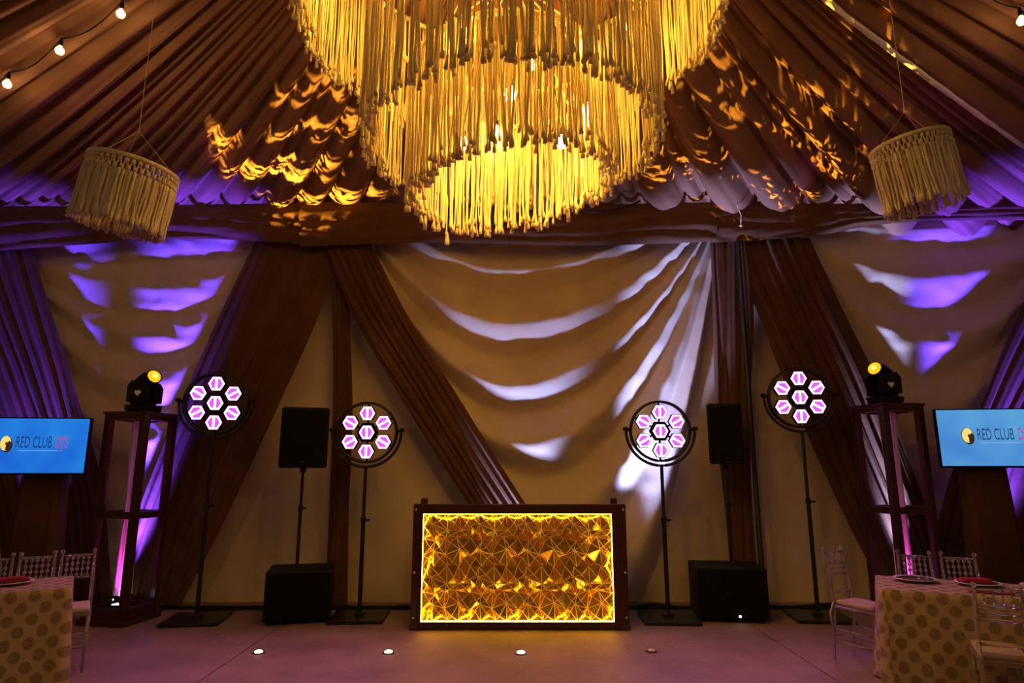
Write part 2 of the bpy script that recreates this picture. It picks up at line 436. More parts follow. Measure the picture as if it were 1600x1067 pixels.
# ------------------------------------------------------------------ DJ booth
def facet_tile(w, h, seed):
    rnd = random.Random(seed); pts = []
    # border points are shared by every tile so that the relief runs on across the seams
    nx, ny = 4, 4
    for i in range(nx+1):
        for j in range(ny+1):
            jx = 0 if i in (0, nx) else rnd.uniform(-0.3, 0.3); jy = 0 if j in (0, ny) else rnd.uniform(-0.3, 0.3)
            b = i in (0, nx) or j in (0, ny)
            z = [0.02, 0.07, 0.0, 0.06, 0.02][i] if j in (0, ny) else ([0.02, 0.06, 0.0, 0.07, 0.02][j] if b else rnd.choice((0.0, 0.012, 0.055, 0.07)))
            pts.append(((i+jx)/nx*w-w/2, z, (j+jy)/ny*h-h/2))
    def idx(i, j): return i*(ny+1)+j
    vs = [Vector((x, -z, y)) for x, z, y in pts]; fs = []
    for i in range(nx):
        for j in range(ny):
            q = [idx(i,j), idx(i+1,j), idx(i+1,j+1), idx(i,j+1)]
            c = sum((vs[k] for k in q), Vector())/4; c.y -= rnd.choice((-0.035, 0.03, 0.05)); c.y = max(-0.085, min(c.y, 0))
            c += Vector((rnd.uniform(-.2,.2)*w/nx, 0, rnd.uniform(-.2,.2)*h/ny))
            vs.append(c); ci = len(vs)-1
            for k in range(4): fs.append((q[k], q[(k+1) % 4], ci))
    bm = bmesh.new(); bv = [bm.verts.new(v) for v in vs]
    for f in fs: bm.faces.new([bv[k] for k in f])
    bmesh.ops.recalc_face_normals(bm, faces=bm.faces)
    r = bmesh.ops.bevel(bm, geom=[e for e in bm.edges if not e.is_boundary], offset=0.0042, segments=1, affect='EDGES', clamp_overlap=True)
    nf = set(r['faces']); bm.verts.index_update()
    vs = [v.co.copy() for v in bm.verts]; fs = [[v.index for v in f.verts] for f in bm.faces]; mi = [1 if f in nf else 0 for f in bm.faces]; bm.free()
    return vs, fs, mi
def gold_mat():
    m, nt, out = new_mat('gold_relief')
    p = N(nt, 'ShaderNodeBsdfPrincipled', Roughness=0.14, Metallic=0.9); p.inputs['Base Color'].default_value = (0.9,0.55,0.09,1)
    tc = N(nt, 'ShaderNodeTexCoord'); n = N(nt, 'ShaderNodeTexNoise', Scale=14.0); L(nt, tc.outputs['Object'], n.inputs['Vector'])
    b = N(nt, 'ShaderNodeBump', Strength=0.1, Distance=0.02); L(nt, n.outputs[0], b.inputs['Height']); L(nt, b.outputs[0], p.inputs['Normal'])
    L(nt, p.outputs[0], out.inputs[0]); return m
M['gold'] = gold_mat(); M['gold_edge_highlight'] = solid('gold_edge_highlight', (0.95,0.62,0.2), 0.5, metal=0.2)  # edge gold is lighter and rougher, painting bright highlights along the ridges
BF = at_Z(810, 985, 0); BY = BF.y
pl = at_Y(643, 890, BY); pr = at_Y(981, 890, BY); BW = pr.x-pl.x; BX = (pl.x+pr.x)/2
BH = at_Y(810, 787, BY).z
oz0, oz1 = at_Y(810, 972, BY).z, at_Y(810, 803, BY).z
ox0, ox1 = at_Y(659, 890, BY).x-BX, at_Y(958, 890, BY).x-BX
BD = 0.62
booth = thing('dj_booth', 'dark wooden booth with a glowing gold faceted front panel', 'booth', (BX, BY, 0))
def bx(name, x0, x1, y0, y1, z0, z1, mat, parent, bev=0.006):
    b = MB(); b.box(((x0+x1)/2, (y0+y1)/2, (z0+z1)/2), (x1-x0, y1-y0, z1-z0), bev); return b.build(name, M[mat] if isinstance(mat, str) else mat, parent)
PT = 0.075
for sx in (-1, 1):
    x = sx*(BW/2-PT/2)
    for y0, z1 in ((0, BH), (BD-PT, BH+0.035)):
        po = MB(); po.box((x, y0+PT/2, z1/2), (PT, PT, z1), 0.015); pob = po.build('post', M['wood'], booth)
        if y0 == 0:
            for zz in (0.12, 0.56, BH-0.06):
                rv = MB(); rv.lathe([(0.012,0),(0.012,0.006),(0.006,0.012)], 10, (x+sx*0.008, -0.001, zz), Matrix.Rotation(PI/2, 4, 'X'))
                rv.build('bolt_cap', M['plate_rim'], pob)
    bx('side_panel', x-0.012, x+0.012, PT, BD-PT, 0.05, BH-0.04, 'wood', booth)
    bx('foot', x-0.05, x+0.05, -0.012, BD+0.01, 0, 0.05, 'wood', booth, 0.02)
bx('top_rail', -BW/2+PT, BW/2-PT, 0.004, PT-0.004, oz1, BH-0.005, 'wood', booth)
bx('bottom_rail', -BW/2+PT, BW/2-PT, 0.004, PT-0.004, 0.012, oz0, 'wood', booth)
for x0, x1 in ((-BW/2+PT, ox0), (ox1, BW/2-PT)):
    if x1-x0 > 0.004: bx('stile', x0, x1, 0.006, PT-0.006, oz0, oz1, 'wood', booth, 0.001)
bx('worktop', -BW/2+PT+0.02, BW/2-PT-0.02, PT+0.01, BD-0.05, BH-0.1, BH-0.06, 'wood', booth)
bx('backing_board', ox0-0.005, ox1+0.005, PT+0.026, PT+0.04, oz0-0.01, oz1+0.01, 'black', booth, 0)
tw, th = (ox1-ox0)/4, (oz1-oz0)/2
tmesh = None
for i in range(4):
    for j in range(2):
        if tmesh is None:
            vs, fs, mi = facet_tile(tw, th, 21); t = link_mesh('relief_tile', vs, fs, M['gold'], booth, smooth=False); tmesh = t
            t.data.materials.append(M['gold_edge_highlight']); t.data.polygons.foreach_set('material_index', mi)
        else:
            t = tmesh.copy(); col.objects.link(t)
        t.location = (ox0+tw*(i+0.5), PT+0.002+0.02, oz0+th*(j+0.5))
for x0, x1, z0, z1 in ((ox0, ox1, oz0, oz0+0.012), (ox0, ox1, oz1-0.006, oz1), (ox0, ox0+0.006, oz0+0.012, oz1-0.006), (ox1-0.006, ox1, oz0+0.012, oz1-0.006)):
    bx('led_strip', x0, x1, 0.012, 0.022, z0, z1, 'led_strip', booth, 0.002)

# ------------------------------------------------------------------ round seven-cell lamps on pole stands
def hexpts(r, rot=0): return [(r*math.cos(rot+k*PI/3), r*math.sin(rot+k*PI/3)) for k in range(6)]
def hex_lamp(base_px, disc_px, rpx, label, rz, tilt):
    B = at_Z(base_px[0], base_px[1]+4, 0)
    C = at_Y(disc_px[0], disc_px[1], B.y-0.06); R = rpx/F*axis(C)
    t = thing('stage_lamp', label, 'lamp', (C.x, B.y, 0), rz, 'round stage lamps on pole stands')
    h = C.z; yk = R*1.16
    b = MB(); b.box((0,0,0.0175), (0.6,0.6,0.035), 0.008); b.build('base_plate', M['black_metal'], t)
    b = MB(); b.lathe([(0.055,0.03),(0.055,0.06),(0.03,0.075),(0.024,0.08),(0.024,h*0.5),(0.031,h*0.5+0.005),(0.031,h*0.5+0.06),(0.019,h*0.5+0.07),(0.019,h-yk)], 14)
    pole = auto_smooth(b.build('pole', M['black_metal'], t))
    b = MB(); b.tube([(0.03,0,h*0.5+0.03),(0.075,0,h*0.5+0.03)], 0.012, 8); b.build('clamp_knob', M['black'], pole)
    # U bracket
    b = MB(); pts = [(yk*math.cos(a), -0.01, h+yk*math.sin(a)) for a in [PI+PI*k/28 for k in range(29)]]
    pts = [(-yk, -0.01, h+0.05)]+pts+[(yk, -0.01, h+0.05)]
    b.tube(pts, 0.017, 8); br = b.build('bracket', M['black_metal'], t, smooth=True)
    for sx in (-1, 1):
        k = MB(); k.tube([(sx*(R-0.01),-0.02,h+0.01),(sx*(yk+0.035),-0.01,h+0.03)], 0.02, 10); k.build('pivot_knob', M['black'], br, smooth=False)
    # head: open rim, six outer cells and a centre cell on spokes
    hd = MB(); mt = Matrix.Rotation(tilt, 4, 'X')
    hd.tube([(R*math.cos(2*PI*k/48), -0.03, R*math.sin(2*PI*k/48)) for k in range(48)], 0.016, 8, closed=True)
    hd.tube([(R*math.cos(2*PI*k/48), 0.05, R*math.sin(2*PI*k/48)) for k in range(48)], 0.012, 8, closed=True)
    head = hd.build('head_rim', M['black_metal'], t, smooth=True, loc=(0,0,h), rot=(tilt,0,0))
    sp = MB()
    for k in range(6):
        a = PI/2+k*PI/3
        sp.tube([(0,0.04,0),(R*math.cos(a),0.04,R*math.sin(a))], 0.012, 6)
    sp.prism(hexpts(R*0.37), 0.0, 0.03)
    sp.build('spokes', M['black'], head)
    cells = [(0, 0, PI/2)]+[(R*0.645*math.cos(PI/2+k*PI/3), R*0.645*math.sin(PI/2+k*PI/3), PI/2+k*PI/3) for k in range(6)]
    rc = R*0.262
    for cx, cz, a in cells:
        b = MB(); b.prism(hexpts(rc*1.08), -0.03, 0.045)
        cell = b.build('lamp_cell', M['black'], head, loc=(cx, -0.005, cz))
        b = MB(); b.prism(hexpts(rc), -0.036, -0.03); b.build('led_face', M['hex_light'], cell)
        # two violet reflector wings either side of the bright middle bar
        for sd in (-1, 1):
            w = rc*0.62; loc = [(sd*rc*0.16, -w), (sd*rc*0.16, w), (sd*rc*0.42, w*0.95), (sd*rc*0.72, 0), (sd*rc*0.42, -w*0.95)]
            ca, sa = math.cos(a-PI/2), math.sin(a-PI/2)
            pts = [(x*ca-y*sa, x*sa+y*ca) for x, y in loc]
            b = MB(); b.prism(pts, -0.042, -0.035); b.build('reflector_wing', M['hex_purple'], cell)
    spot('lamp_light', (C.x, B.y-0.14, h), (C.x*0.85, B.y-3.0, h*0.55), (0.92,0.20,0.75), 60, 150, 1.0, R*0.6)
    return t
hex_lamp((308,966), (334,629), 47, 'taller round violet-cell lamp beside the tower with a lit par light', math.radians(8), 0.05)
hex_lamp((567,962), (572,675), 46, 'shorter round violet-cell lamp before the narrow straight gauze strip', math.radians(3), 0.05)
hex_lamp((1052,964), (1033,673), 46, 'shorter round violet-cell lamp before the folded white swag by the booth', math.radians(-3), 0.05)
hex_lamp((1295,962), (1252,620), 46, 'taller round violet-cell lamp beside the subwoofer with the white power light', math.radians(-8), 0.05)

# ------------------------------------------------------------------ speakers on poles over subwoofers
def speaker_set(sub_px, sub_r, sub_top, spk, pole_px, rz, led, lab_s, lab_k):
    A = at_Z(sub_px[0], sub_px[1], 0); B = at_Z(sub_px[2], sub_px[3], 0)
    w = abs(B.x-A.x); cx = (A.x+B.x)/2; y0 = (A.y+B.y)/2
    h = at_Y((sub_px[0]+sub_px[2])/2, sub_top, y0).z; d = 0.62
    t = thing('subwoofer', lab_s, 'subwoofer', (cx, y0+d/2, 0), rz, 'black subwoofers on the floor')
    b = MB(); b.box((0,0,h/2+0.02), (w,d,h-0.04), 0.012); b.build('cabinet', M['black'], t)
    b = MB(); b.box((0,-d/2-0.006,h/2+0.015), (w*0.93,0.016,h*0.86), 0.004); b.build('grille', M['black_grille'], t)
    for sx in (-1, 1):
        for sy in (-1, 1):
            b = MB(); b.lathe([(0.03,0),(0.034,0.03)], 10, (sx*(w/2-0.07), sy*(d/2-0.07), 0)); b.build('foot', M['black'], t)
        b = MB(); b.box((sx*(w/2+0.001),0,h*0.62), (0.012,0.2,0.07), 0.004); b.build('handle', M['black_grille'], t)
    if led:
        p = at_Y(led[0], led[1], y0-0.01)
        b = MB(); b.sphere((p.x-cx, -d/2-0.016, p.z), 0.012, 8, 6); b.build('power_light', M['small_led'], t)
    # full-range speaker on a telescopic pole socketed in the subwoofer
    yc = y0+d*0.5
    tl = at_Y(spk[0], spk[1], yc-0.17); br = at_Y(spk[2], spk[3], yc-0.17)
    sw = br.x-tl.x; sh = tl.z-br.z; sx_ = (tl.x+br.x)/2
    s = thing('loudspeaker', lab_k, 'speaker', (sx_, yc, h), rz*1.1, 'black loudspeakers on poles')
    zb = br.z-h; sd = 0.32
    b = MB(); b.lathe([(0.03,0),(0.03,0.02),(0.019,0.03),(0.019,zb*0.55),(0.026,zb*0.55+0.005),(0.026,zb*0.55+0.07),(0.016,zb*0.55+0.08),(0.016,zb+0.02)], 12)
    pole = auto_smooth(b.build('pole', M['black_metal'], s))
    b = MB(); b.tube([(0.02,0,zb*0.55+0.04),(0.06,0,zb*0.55+0.04)], 0.01, 8); b.build('clamp_knob', M['black'], pole)
    vs = []
    for z in (zb, zb+sh):
        vs += [(-sw/2,-sd/2,z),(sw/2,-sd/2,z),(sw*0.36,sd/2,z),(-sw*0.36,sd/2,z)]
    bm = bmesh.new(); bv = [bm.verts.new(v) for v in vs]
    for f in ((3,2,1,0),(4,5,6,7),(0,1,5,4),(1,2,6,5),(2,3,7,6),(3,0,4,7)): bm.faces.new([bv[i] for i in f])
    bmesh.ops.bevel(bm, geom=list(bm.edges), offset=0.014, segments=2, affect='EDGES')
    me = bpy.data.meshes.new('cabinet'); bm.to_mesh(me); bm.free(); me.materials.append(M['black'])
    cab = bpy.data.objects.new('cabinet', me); col.objects.link(cab); cab.parent = s
    b = MB(); b.box((0,-sd/2-0.004,zb+sh*0.5), (sw*0.9,0.014,sh*0.9), 0.004); b.build('grille', M['black_grille'], s)
    b = MB(); b.box((0,-sd/2-0.012,zb+sh*0.1), (0.05,0.006,0.016), 0.002); b.build('badge', M['black_metal'], s)
    b = MB(); b.lathe([(0.035,zb-0.05),(0.035,zb+0.01)], 12); b.build('pole_socket', M['black'], s)
speaker_set((398,978,505,975), 0, 893, (436,636,503,731), (466,732,458,885), math.radians(14), None,
            'black subwoofer on the floor under a speaker between two lamps, beside the slanting drape', 'black loudspeaker on a pole before the pale gap between slanting drapes')
speaker_set((1100,975,1207,973), 0, 888, (1108,630,1168,725), (1138,725,1147,880), math.radians(-8), (1163,963),
            'black subwoofer with a small white power light on the floor', 'black loudspeaker on a pole before the straight drape and tent pole')

# ------------------------------------------------------------------ wooden towers with sheer column inside
def tower(cx_px, base_y, top_y, wdt, rz, label, with_par):
    B = at_Z(cx_px[1], base_y, 0); T = at_Y(cx_px[0], top_y, B.y); h = T.z; x0 = (B.x+T.x)/2
    t = thing('wooden_tower', label, 'tower', (x0, B.y, 0), rz, 'wooden frame towers')
    ps = 0.075; e = wdt/2-ps/2
    for sx in (-1,1):
        for sy in (-1,1):
            b = MB(); b.box((sx*e, sy*e, h/2), (ps, ps, h), 0.008); b.build('post', M['wood'], t)
    zm = h*0.50
    for z, hh in ((0.09, 0.16), (zm, 0.075), (h-0.045, 0.09)):
        for k in range(4):
            b = MB(); b.box((0,0,0), (wdt-2*ps, ps*0.8, hh), 0.005, Matrix.Rotation(k*PI/2, 4, 'Z'))
            c = Matrix.Rotation(k*PI/2, 4, 'Z') @ Vector((0, e, z)); b.build('rail', M['wood'], t, loc=c)
    b = MB(); b.box((0,0,h-0.012), (wdt+0.03, wdt+0.03, 0.03), 0.008); b.build('top_board', M['wood'], t)
    b = MB(); b.box((0,0,0.03), (wdt+0.05, wdt+0.05, 0.06), 0.01); b.build('plinth', M['wood'], t)
    # gathered sheer cloth hanging in the middle
    vs = []; fs = []; nu, nv = 60, 40
    for j in range(nv+1):
        v = j/nv; z = 0.27+(h-0.09-0.27)*v
        r0 = 0.065+0.012*(abs(v-0.5)*2)**2
        for i in range(nu):
            a = 2*PI*i/nu; r = r0*(1+0.22*math.sin(a*9+2*nz(a*1.2, v*2))+0.1*nz(a*3, v*3))
            vs.append((r*math.cos(a), r*math.sin(a), z))
    for j in range(nv):
        for i in range(nu): fs.append((j*nu+i, j*nu+(i+1) % nu, (j+1)*nu+(i+1) % nu, (j+1)*nu+i))
    link_mesh('sheer_column', vs, fs, M['sheer'], t)
    return t, h, x0, B.y
def par_can(loc, rz, label, target=None):
    t = thing('par_light', label, 'light', loc, rz, 'floor par lights')
    b = MB(); b.lathe([(0.075,0.02),(0.085,0.05),(0.085,0.13),(0.075,0.135),(0.075,0.125)], 20); auto_smooth(b.build('housing', M['black'], t))
    b = MB(); b.tube([(-0.1,0,0.09),(-0.1,0,0.01),(0.1,0,0.01),(0.1,0,0.09)], 0.01, 6); b.build('bracket', M['black_metal'], t)
    for k in range(7):
        a = k*PI/3; r = 0 if k == 6 else 0.045
        b = MB(); b.sphere((r*math.cos(a), r*math.sin(a), 0.128), 0.017, 8, 6, 0.6); b.build('led', M['par_led'], t)
    return t
tl, hl, xl, yl = tower((220,190), 970, 646, 0.52, math.radians(-10), 'wooden frame tower with a lit par light at the foot of its sheer column', True)
tr, hr, xr, yr = tower((1390,1416), 969, 633, 0.52, math.radians(10), 'wooden frame tower with a pink sheer column behind the corner of a table', True)
MAG = (1.0, 0.06, 0.62)
for x, y, dx, lab in ((xl, yl, 0.03, 'small par light with white leds inside the foot of a tower'), (xr, yr, -0.03, 'small par light inside the foot of the tower behind the table')):
    par_can((x+dx, y-0.11, 0.06), 0.3, lab)
    spot('tower_par_light', (x+dx, y-0.11, 0.215), (x, y-0.03, 1.7), MAG, 190, 36, 0.8, 0.05)

# ------------------------------------------------------------------ moving head lights on the towers
def moving_head(x, y, z, s, label):
    t = thing('moving_head_light', label, 'light', (x, y, z), 0, 'moving head lights on the towers')
    b = MB(); b.box((0,0,0.055), (0.30,0.24,0.07), 0.015); b.box((0,0,0.095), (0.2,0.18,0.02), 0.006); base = b.build('base', M['black'], t)
    for sx in (-1,1):
        for sy in (-1,1):
            f = MB(); f.lathe([(0.018,0),(0.022,0.022)], 8, (sx*0.12, sy*0.09, 0)); f.build('foot', M['black'], base)
        hk = MB(); hk.tube([(sx*0.145,-0.05,0.06),(sx*0.19,-0.05,0.075),(sx*0.19,0.05,0.075),(sx*0.145,0.05,0.06)], 0.01, 6); hk.build('carry_handle', M['black_metal'], base)
    yo = MB(); yo.box((0,0,0.13), (0.27,0.12,0.05), 0.012)
    yk = yo.build('yoke', M['black'], t)
    for sy in (-1, 1):
        a = MB(); a.prism([(-0.12,0.12),(0.12,0.12),(0.125,0.3),(0.085,0.36),(-0.085,0.36),(-0.125,0.3)], sy*0.13-0.022, sy*0.13+0.022)
        ar = a.build('yoke_arm', M['black'], yk)
        if sy == -1:
            hp = []
            for k in range(24):
                q = 2*PI*k/24; hx = 16*math.sin(q)**3; hz = 13*math.cos(q)-5*math.cos(2*q)-2*math.cos(3*q)-math.cos(4*q)
                hp.append((hx*0.0022, 0.22+hz*0.0024))
            hm = MB(); hm.prism(hp, -0.154, -0.150); hm.build('emblem', M['white_mark'], ar)
    d = Vector((s*0.75, -0.55, 0.28)).normalized(); q = d.to_track_quat('Z', 'Y').to_matrix().to_4x4()
    hb = MB(); hb.lathe([(0.05,-0.16),(0.095,-0.14),(0.105,-0.05),(0.105,0.06),(0.085,0.13),(0.085,0.19),(0.078,0.195),(0.072,0.18)], 20, (0,0,0.36), q)
    head = auto_smooth(hb.build('head', M['black'], t))
    ln = MB(); ln.lathe([(0.075,0.178),(0.07,0.19),(0.045,0.203),(0.01,0.208)], 20, (0,0,0.36), q); le = ln.build('lens', M['gold_lens'], head, smooth=True)
    ln = MB(); ln.lathe([(0.03,0.205),(0.03,0.2085),(0.005,0.2105)], 16, (0,0,0.36), q); ln.build('lens_core', M['hot_lens'], head, smooth=True)
    return Vector((x, y, z+0.36))+d*0.23, d
ml, dl = moving_head(xl+0.0, yl, hl+0.003, 1, 'black moving head light with amber lens on the tower with the par light')
mr, dr = moving_head(xr-0.0, yr, hr+0.003, -1, 'black moving head light with amber lens on the tower behind the table corner')
def gobo(o, scale, lo, hi, seed):
    l = o.data; l.use_nodes = True; nt = l.node_tree
    em = [n for n in nt.nodes if n.type == 'EMISSION'][0]
    tc = N(nt, 'ShaderNodeTexCoord'); mp = N(nt, 'ShaderNodeMapping'); mp.inputs['Scale'].default_value = (scale*2.8, scale*0.9, scale); mp.inputs['Location'].default_value = (seed, seed*1.7, 0)
    L(nt, tc.outputs['Normal'], mp.inputs[0])
    n1 = N(nt, 'ShaderNodeTexNoise', Scale=1.0, Detail=2.0, Distortion=1.6); L(nt, mp.outputs[0], n1.inputs['Vector'])
    n2 = N(nt, 'ShaderNodeTexNoise', Scale=0.22, Detail=1.0); L(nt, mp.outputs[0], n2.inputs['Vector'])
    r1 = N(nt, 'ShaderNodeMapRange'); r1.inputs[1].default_value = lo; r1.inputs[2].default_value = hi; L(nt, n1.outputs[0], r1.inputs[0])
    r2 = N(nt, 'ShaderNodeMapRange'); r2.inputs[1].default_value = 0.48; r2.inputs[2].default_value = 0.56; L(nt, n2.outputs[0], r2.inputs[0])
    mu = N(nt, 'ShaderNodeMath', operation='MULTIPLY'); L(nt, r1.outputs[0], mu.inputs[0]); L(nt, r2.outputs[0], mu.inputs[1])
    L(nt, mu.outputs[0], em.inputs['Strength'])
AMB = (1.0, 0.6, 0.06)
def roof_hit(px, py):
    d = ray(px, py); p = Vector((0,0,H))
    for k in range(4000):
        p = p+d*0.004
        if p.z > roof_z(p.x, p.y)-0.12 or p.y > YW: break
    return p
g1 = spot('gobo_beam', ml, roof_hit(470, 235), AMB, 5000, 42, 0.35, 0.01); gobo(g1, 13, 0.50, 0.56, 3.1)
g2 = spot('gobo_beam', mr, roof_hit(1200, 190), AMB, 2600, 62, 0.4, 0.01); gobo(g2, 13, 0.58, 0.63, 7.7)

# ------------------------------------------------------------------ televisions
def screen_mat(c0, c1):
    m, nt, out = new_mat('screen_blue')
    tc = N(nt, 'ShaderNodeTexCoord'); gr = N(nt, 'ShaderNodeTexNoise', Scale=1.6, Detail=2.0); L(nt, tc.outputs['Object'], gr.inputs['Vector'])
    cr = N(nt, 'ShaderNodeValToRGB'); e = cr.color_ramp.elements
    e[0].position = 0.3; e[0].color = (*c0,1); e[1].position = 0.7; e[1].color = (*c1,1)
    L(nt, gr.outputs[0], cr.inputs[0])
    em = N(nt, 'ShaderNodeEmission', Strength=0.6); L(nt, cr.outputs[0], em.inputs[0]); L(nt, em.outputs[0], out.inputs[0]); return m
M['screen'] = None
M['ink'] = glow('logo_navy', (0.012,0.03,0.12), 1.0); M['ink_pink'] = glow('logo_pink', (0.5,0.06,0.3), 0.7); M['ink_gold'] = glow('logo_gold', (0.9,0.7,0.18), 0.8)
M['ink_pale'] = glow('logo_pale', (0.25,0.45,0.8), 0.8); M['ink_dark'] = glow('logo_dark', (0.03,0.015,0.008), 1.0)
def text_mesh(name, body, size, mat, parent, loc, sx):
    cu = bpy.data.curves.new(name, 'FONT'); cu.body = body; cu.size = size; cu.space_character = 1.0; cu.offset = 0.0
    o = bpy.data.objects.new(name, cu); col.objects.link(o)
    dg = bpy.context.evaluated_depsgraph_get(); me = bpy.data.meshes.new_from_object(o.evaluated_get(dg)); bpy.data.objects.remove(o)
    me.name = name; me.materials.clear(); me.materials.append(mat)
    r = bpy.data.objects.new(name, me); col.objects.link(r); r.parent = parent; r.location = loc; r.rotation_euler = (PI/2,0,0); r.scale = (sx,1,1)
    return me, r
SCR = [screen_mat((0.012,0.13,0.85), (0.03,0.36,1.0)), screen_mat((0.07,0.28,0.8), (0.16,0.55,0.95))]
def television(tl_px, br_px, Y, rz, w, logo_x, label, lab_stand):
    a = at_Y(tl_px[0], tl_px[1], Y); b_ = at_Y(br_px[0], br_px[1], Y)
    h = a.z-b_.z; zc = (a.z+b_.z)/2; cx = (a.x+b_.x)/2
    t = thing('television', label, 'television', (cx, Y, zc-h/2), rz, 'blue screen televisions')
    m = MB(); m.box((0,0.03,h/2), (w,0.05,h), 0.008); m.build('bezel', M['black'], t)
    m = MB(); m.box((0,0.07,h*0.42), (w*0.6,0.05,h*0.6), 0.02); m.build('back_housing', M['black'], t)
    m = MB(); m.box((0,0.0045,h/2+0.004), (w-0.03,0.004,h-0.035), 0.0); sc = m.build('screen', SCR[0 if cx < 0 else 1], t)
    lx = logo_x
    m = MB(); m.lathe([(0.062,0),(0.062,0.003)], 28, (0,0,0), Matrix.Rotation(PI/2,4,'X')); e1 = m.build('emblem', M['ink_dark'], sc, loc=(lx,0.002,h*0.53)); e1.scale = (1.0,1,1.45); e1.rotation_euler = (0,-0.2,0)
    m = MB(); m.lathe([(0.054,0),(0.054,0.003)], 28, (-0.006,-0.004,0.006), Matrix.Rotation(PI/2,4,'X')); e2 = m.build('emblem_gold', M['ink_gold'], sc, loc=(lx,0.002,h*0.53)); e2.scale = (1.0,1,1.45)
    m = MB(); m.prism([(0.002,-0.045),(0.028,-0.05),(0.045,-0.02),(0.045,0.012),(0.028,0.026),(0.016,0.012),(0.004,0.016),(-0.006,0.004),(0.004,-0.01)], -0.012, -0.008); m.build('emblem_dark_shape', M['ink_dark'], sc, loc=(lx,0.002,h*0.53)).scale = (1.15,1,1.4)  # dark shape in the emblem artwork
    tx = lx+0.09
    _, r1 = text_mesh('logo_text', "RED CLUB", 0.175, M['ink'], sc, (tx, -0.0, h*0.47), 0.46)
    wd = max(v.co.x for v in r1.data.vertices)*0.46
    text_mesh('logo_text', "DJ'S", 0.175, M['ink_pink'], sc, (tx+wd+0.035, -0.0, h*0.47), 0.46)
    m = MB(); m.box((tx+wd*0.65, 0.0, h*0.42), (wd*1.1, 0.002, 0.006)); m.build('logo_underline', M['ink_pale'], sc)
    # draped column stand under the screen
    s = thing('screen_stand', lab_stand, 'stand', (cx, Y+0.27, 0), rz, 'dark stands under the televisions')
    zt = zc-h*0.25
    m = MB(); vs = []
    for z, ww, dd in ((0,0.52,0.36),(zc-h/2-0.02,0.42,0.2),(zt,0.3,0.12)):
        n = 40
        for k in range(n):
            q = 2*PI*k/n; ex = 0.35
            x = math.copysign(abs(math.cos(q))**ex, math.cos(q))*ww/2; y = math.copysign(abs(math.sin(q))**ex, math.sin(q))*dd/2
            f = 1+0.03*math.sin(q*11); vs.append((x*f, y*f, z))
    n = 40; fs = [(i*n+k, i*n+(k+1) % n, (i+1)*n+(k+1) % n, (i+1)*n+k) for i in range(2) for k in range(n)]+[tuple(range(n))[::-1], tuple(2*n+k for k in range(n))]
    link_mesh('stand_cover', vs, fs, M['brown_cloth'], s, smooth=True)
    m = MB(); m.box((0,-0.115,zt-0.04), (0.26,0.11,0.2), 0.01); m.build('mount', M['black_metal'], s)
television((-28,652), (132,742), 7.0, math.radians(6), 1.12, -0.27, 'blue screen television with gold emblem near three clear chairs', 'dark cloth-covered stand under the television near three clear chairs')
television((1472,638), (1640,731), 7.0, math.radians(-8), 1.15, -0.27, 'blue screen television with gold emblem before the mauve drape', 'dark cloth-covered stand under the television before the mauve drape')

# ------------------------------------------------------------------ macrame chandelier
def strands(mb, n, rfun, ztop, zbfun, rnd, thick=0.0065, clump=6, segs=9, jit=0.03, wig=0.008, tassel=1.9, rag=0.05):
    # many hanging cords; neighbouring cords lean into loose clumps that end in frayed tassels
    for i in range(n):
        a = 2*PI*(i+rnd.uniform(-.35,.35))/n
        ca = 2*PI*((i//clump)*clump+clump/2)/n
        pull = rnd.uniform(0, 0.75)*(1 if rnd.random() < 0.75 else 0)
        r = rfun(a)+rnd.uniform(-jit, jit); zb = zbfun(a)+rnd.uniform(-rag, rag*0.8)
        th = thick*rnd.uniform(0.75, 1.25); path = []; rs = []
        p1, p2 = rnd.uniform(0,6), rnd.uniform(0,6)
        for k in range(segs+1):
            v = k/segs; z = ztop+(zb-ztop)*v
            aa = a+(ca-a)*pull*v*v
            rr = r+wig*math.sin(v*5+p1)*v
            aa += wig*math.sin(v*6+p2)*v/r
            path.append((rr*math.cos(aa), rr*math.sin(aa), z)); rs.append(th*(1+0.14*(k % 2)))
        x, y, z = path[-1]; q = rnd.uniform(-.012,.012); q2 = rnd.uniform(-.012,.012)
        path += [(x+q*.3, y+q2*.3, z-0.006), (x+q*.6, y+q2*.6, z-0.028), (x+q, y+q2, z-0.055)]; rs += [th*1.5, th*tassel*0.8, th*tassel]
        mb.tube(path, rs, 5)
YC = 4.15
def tier_dims(xl_, xr_, y):
    p = at_Y((xl_+xr_)/2, y, YC); return p, (xr_-xl_)/2/F*axis(p)
p3, r3 = tier_dims(655, 960, 287); p2, r2 = tier_dims(577, 1022, 218); p1, r1 = tier_dims(462, 1096, 42)
CX = p2.x
ch = thing('chandelier', 'huge three-tier macrame chandelier of cream cords glowing yellow', 'chandelier', (CX, YC, p3.z))
z3, z2, z1 = p3.z, p2.z, p1.z
rnd = random.Random(11)
tiers = [(r3, z3, z3+0.82, 380), (r2, z2, z2+1.0, 500), (r1, z1, z1+0.95, 760)]
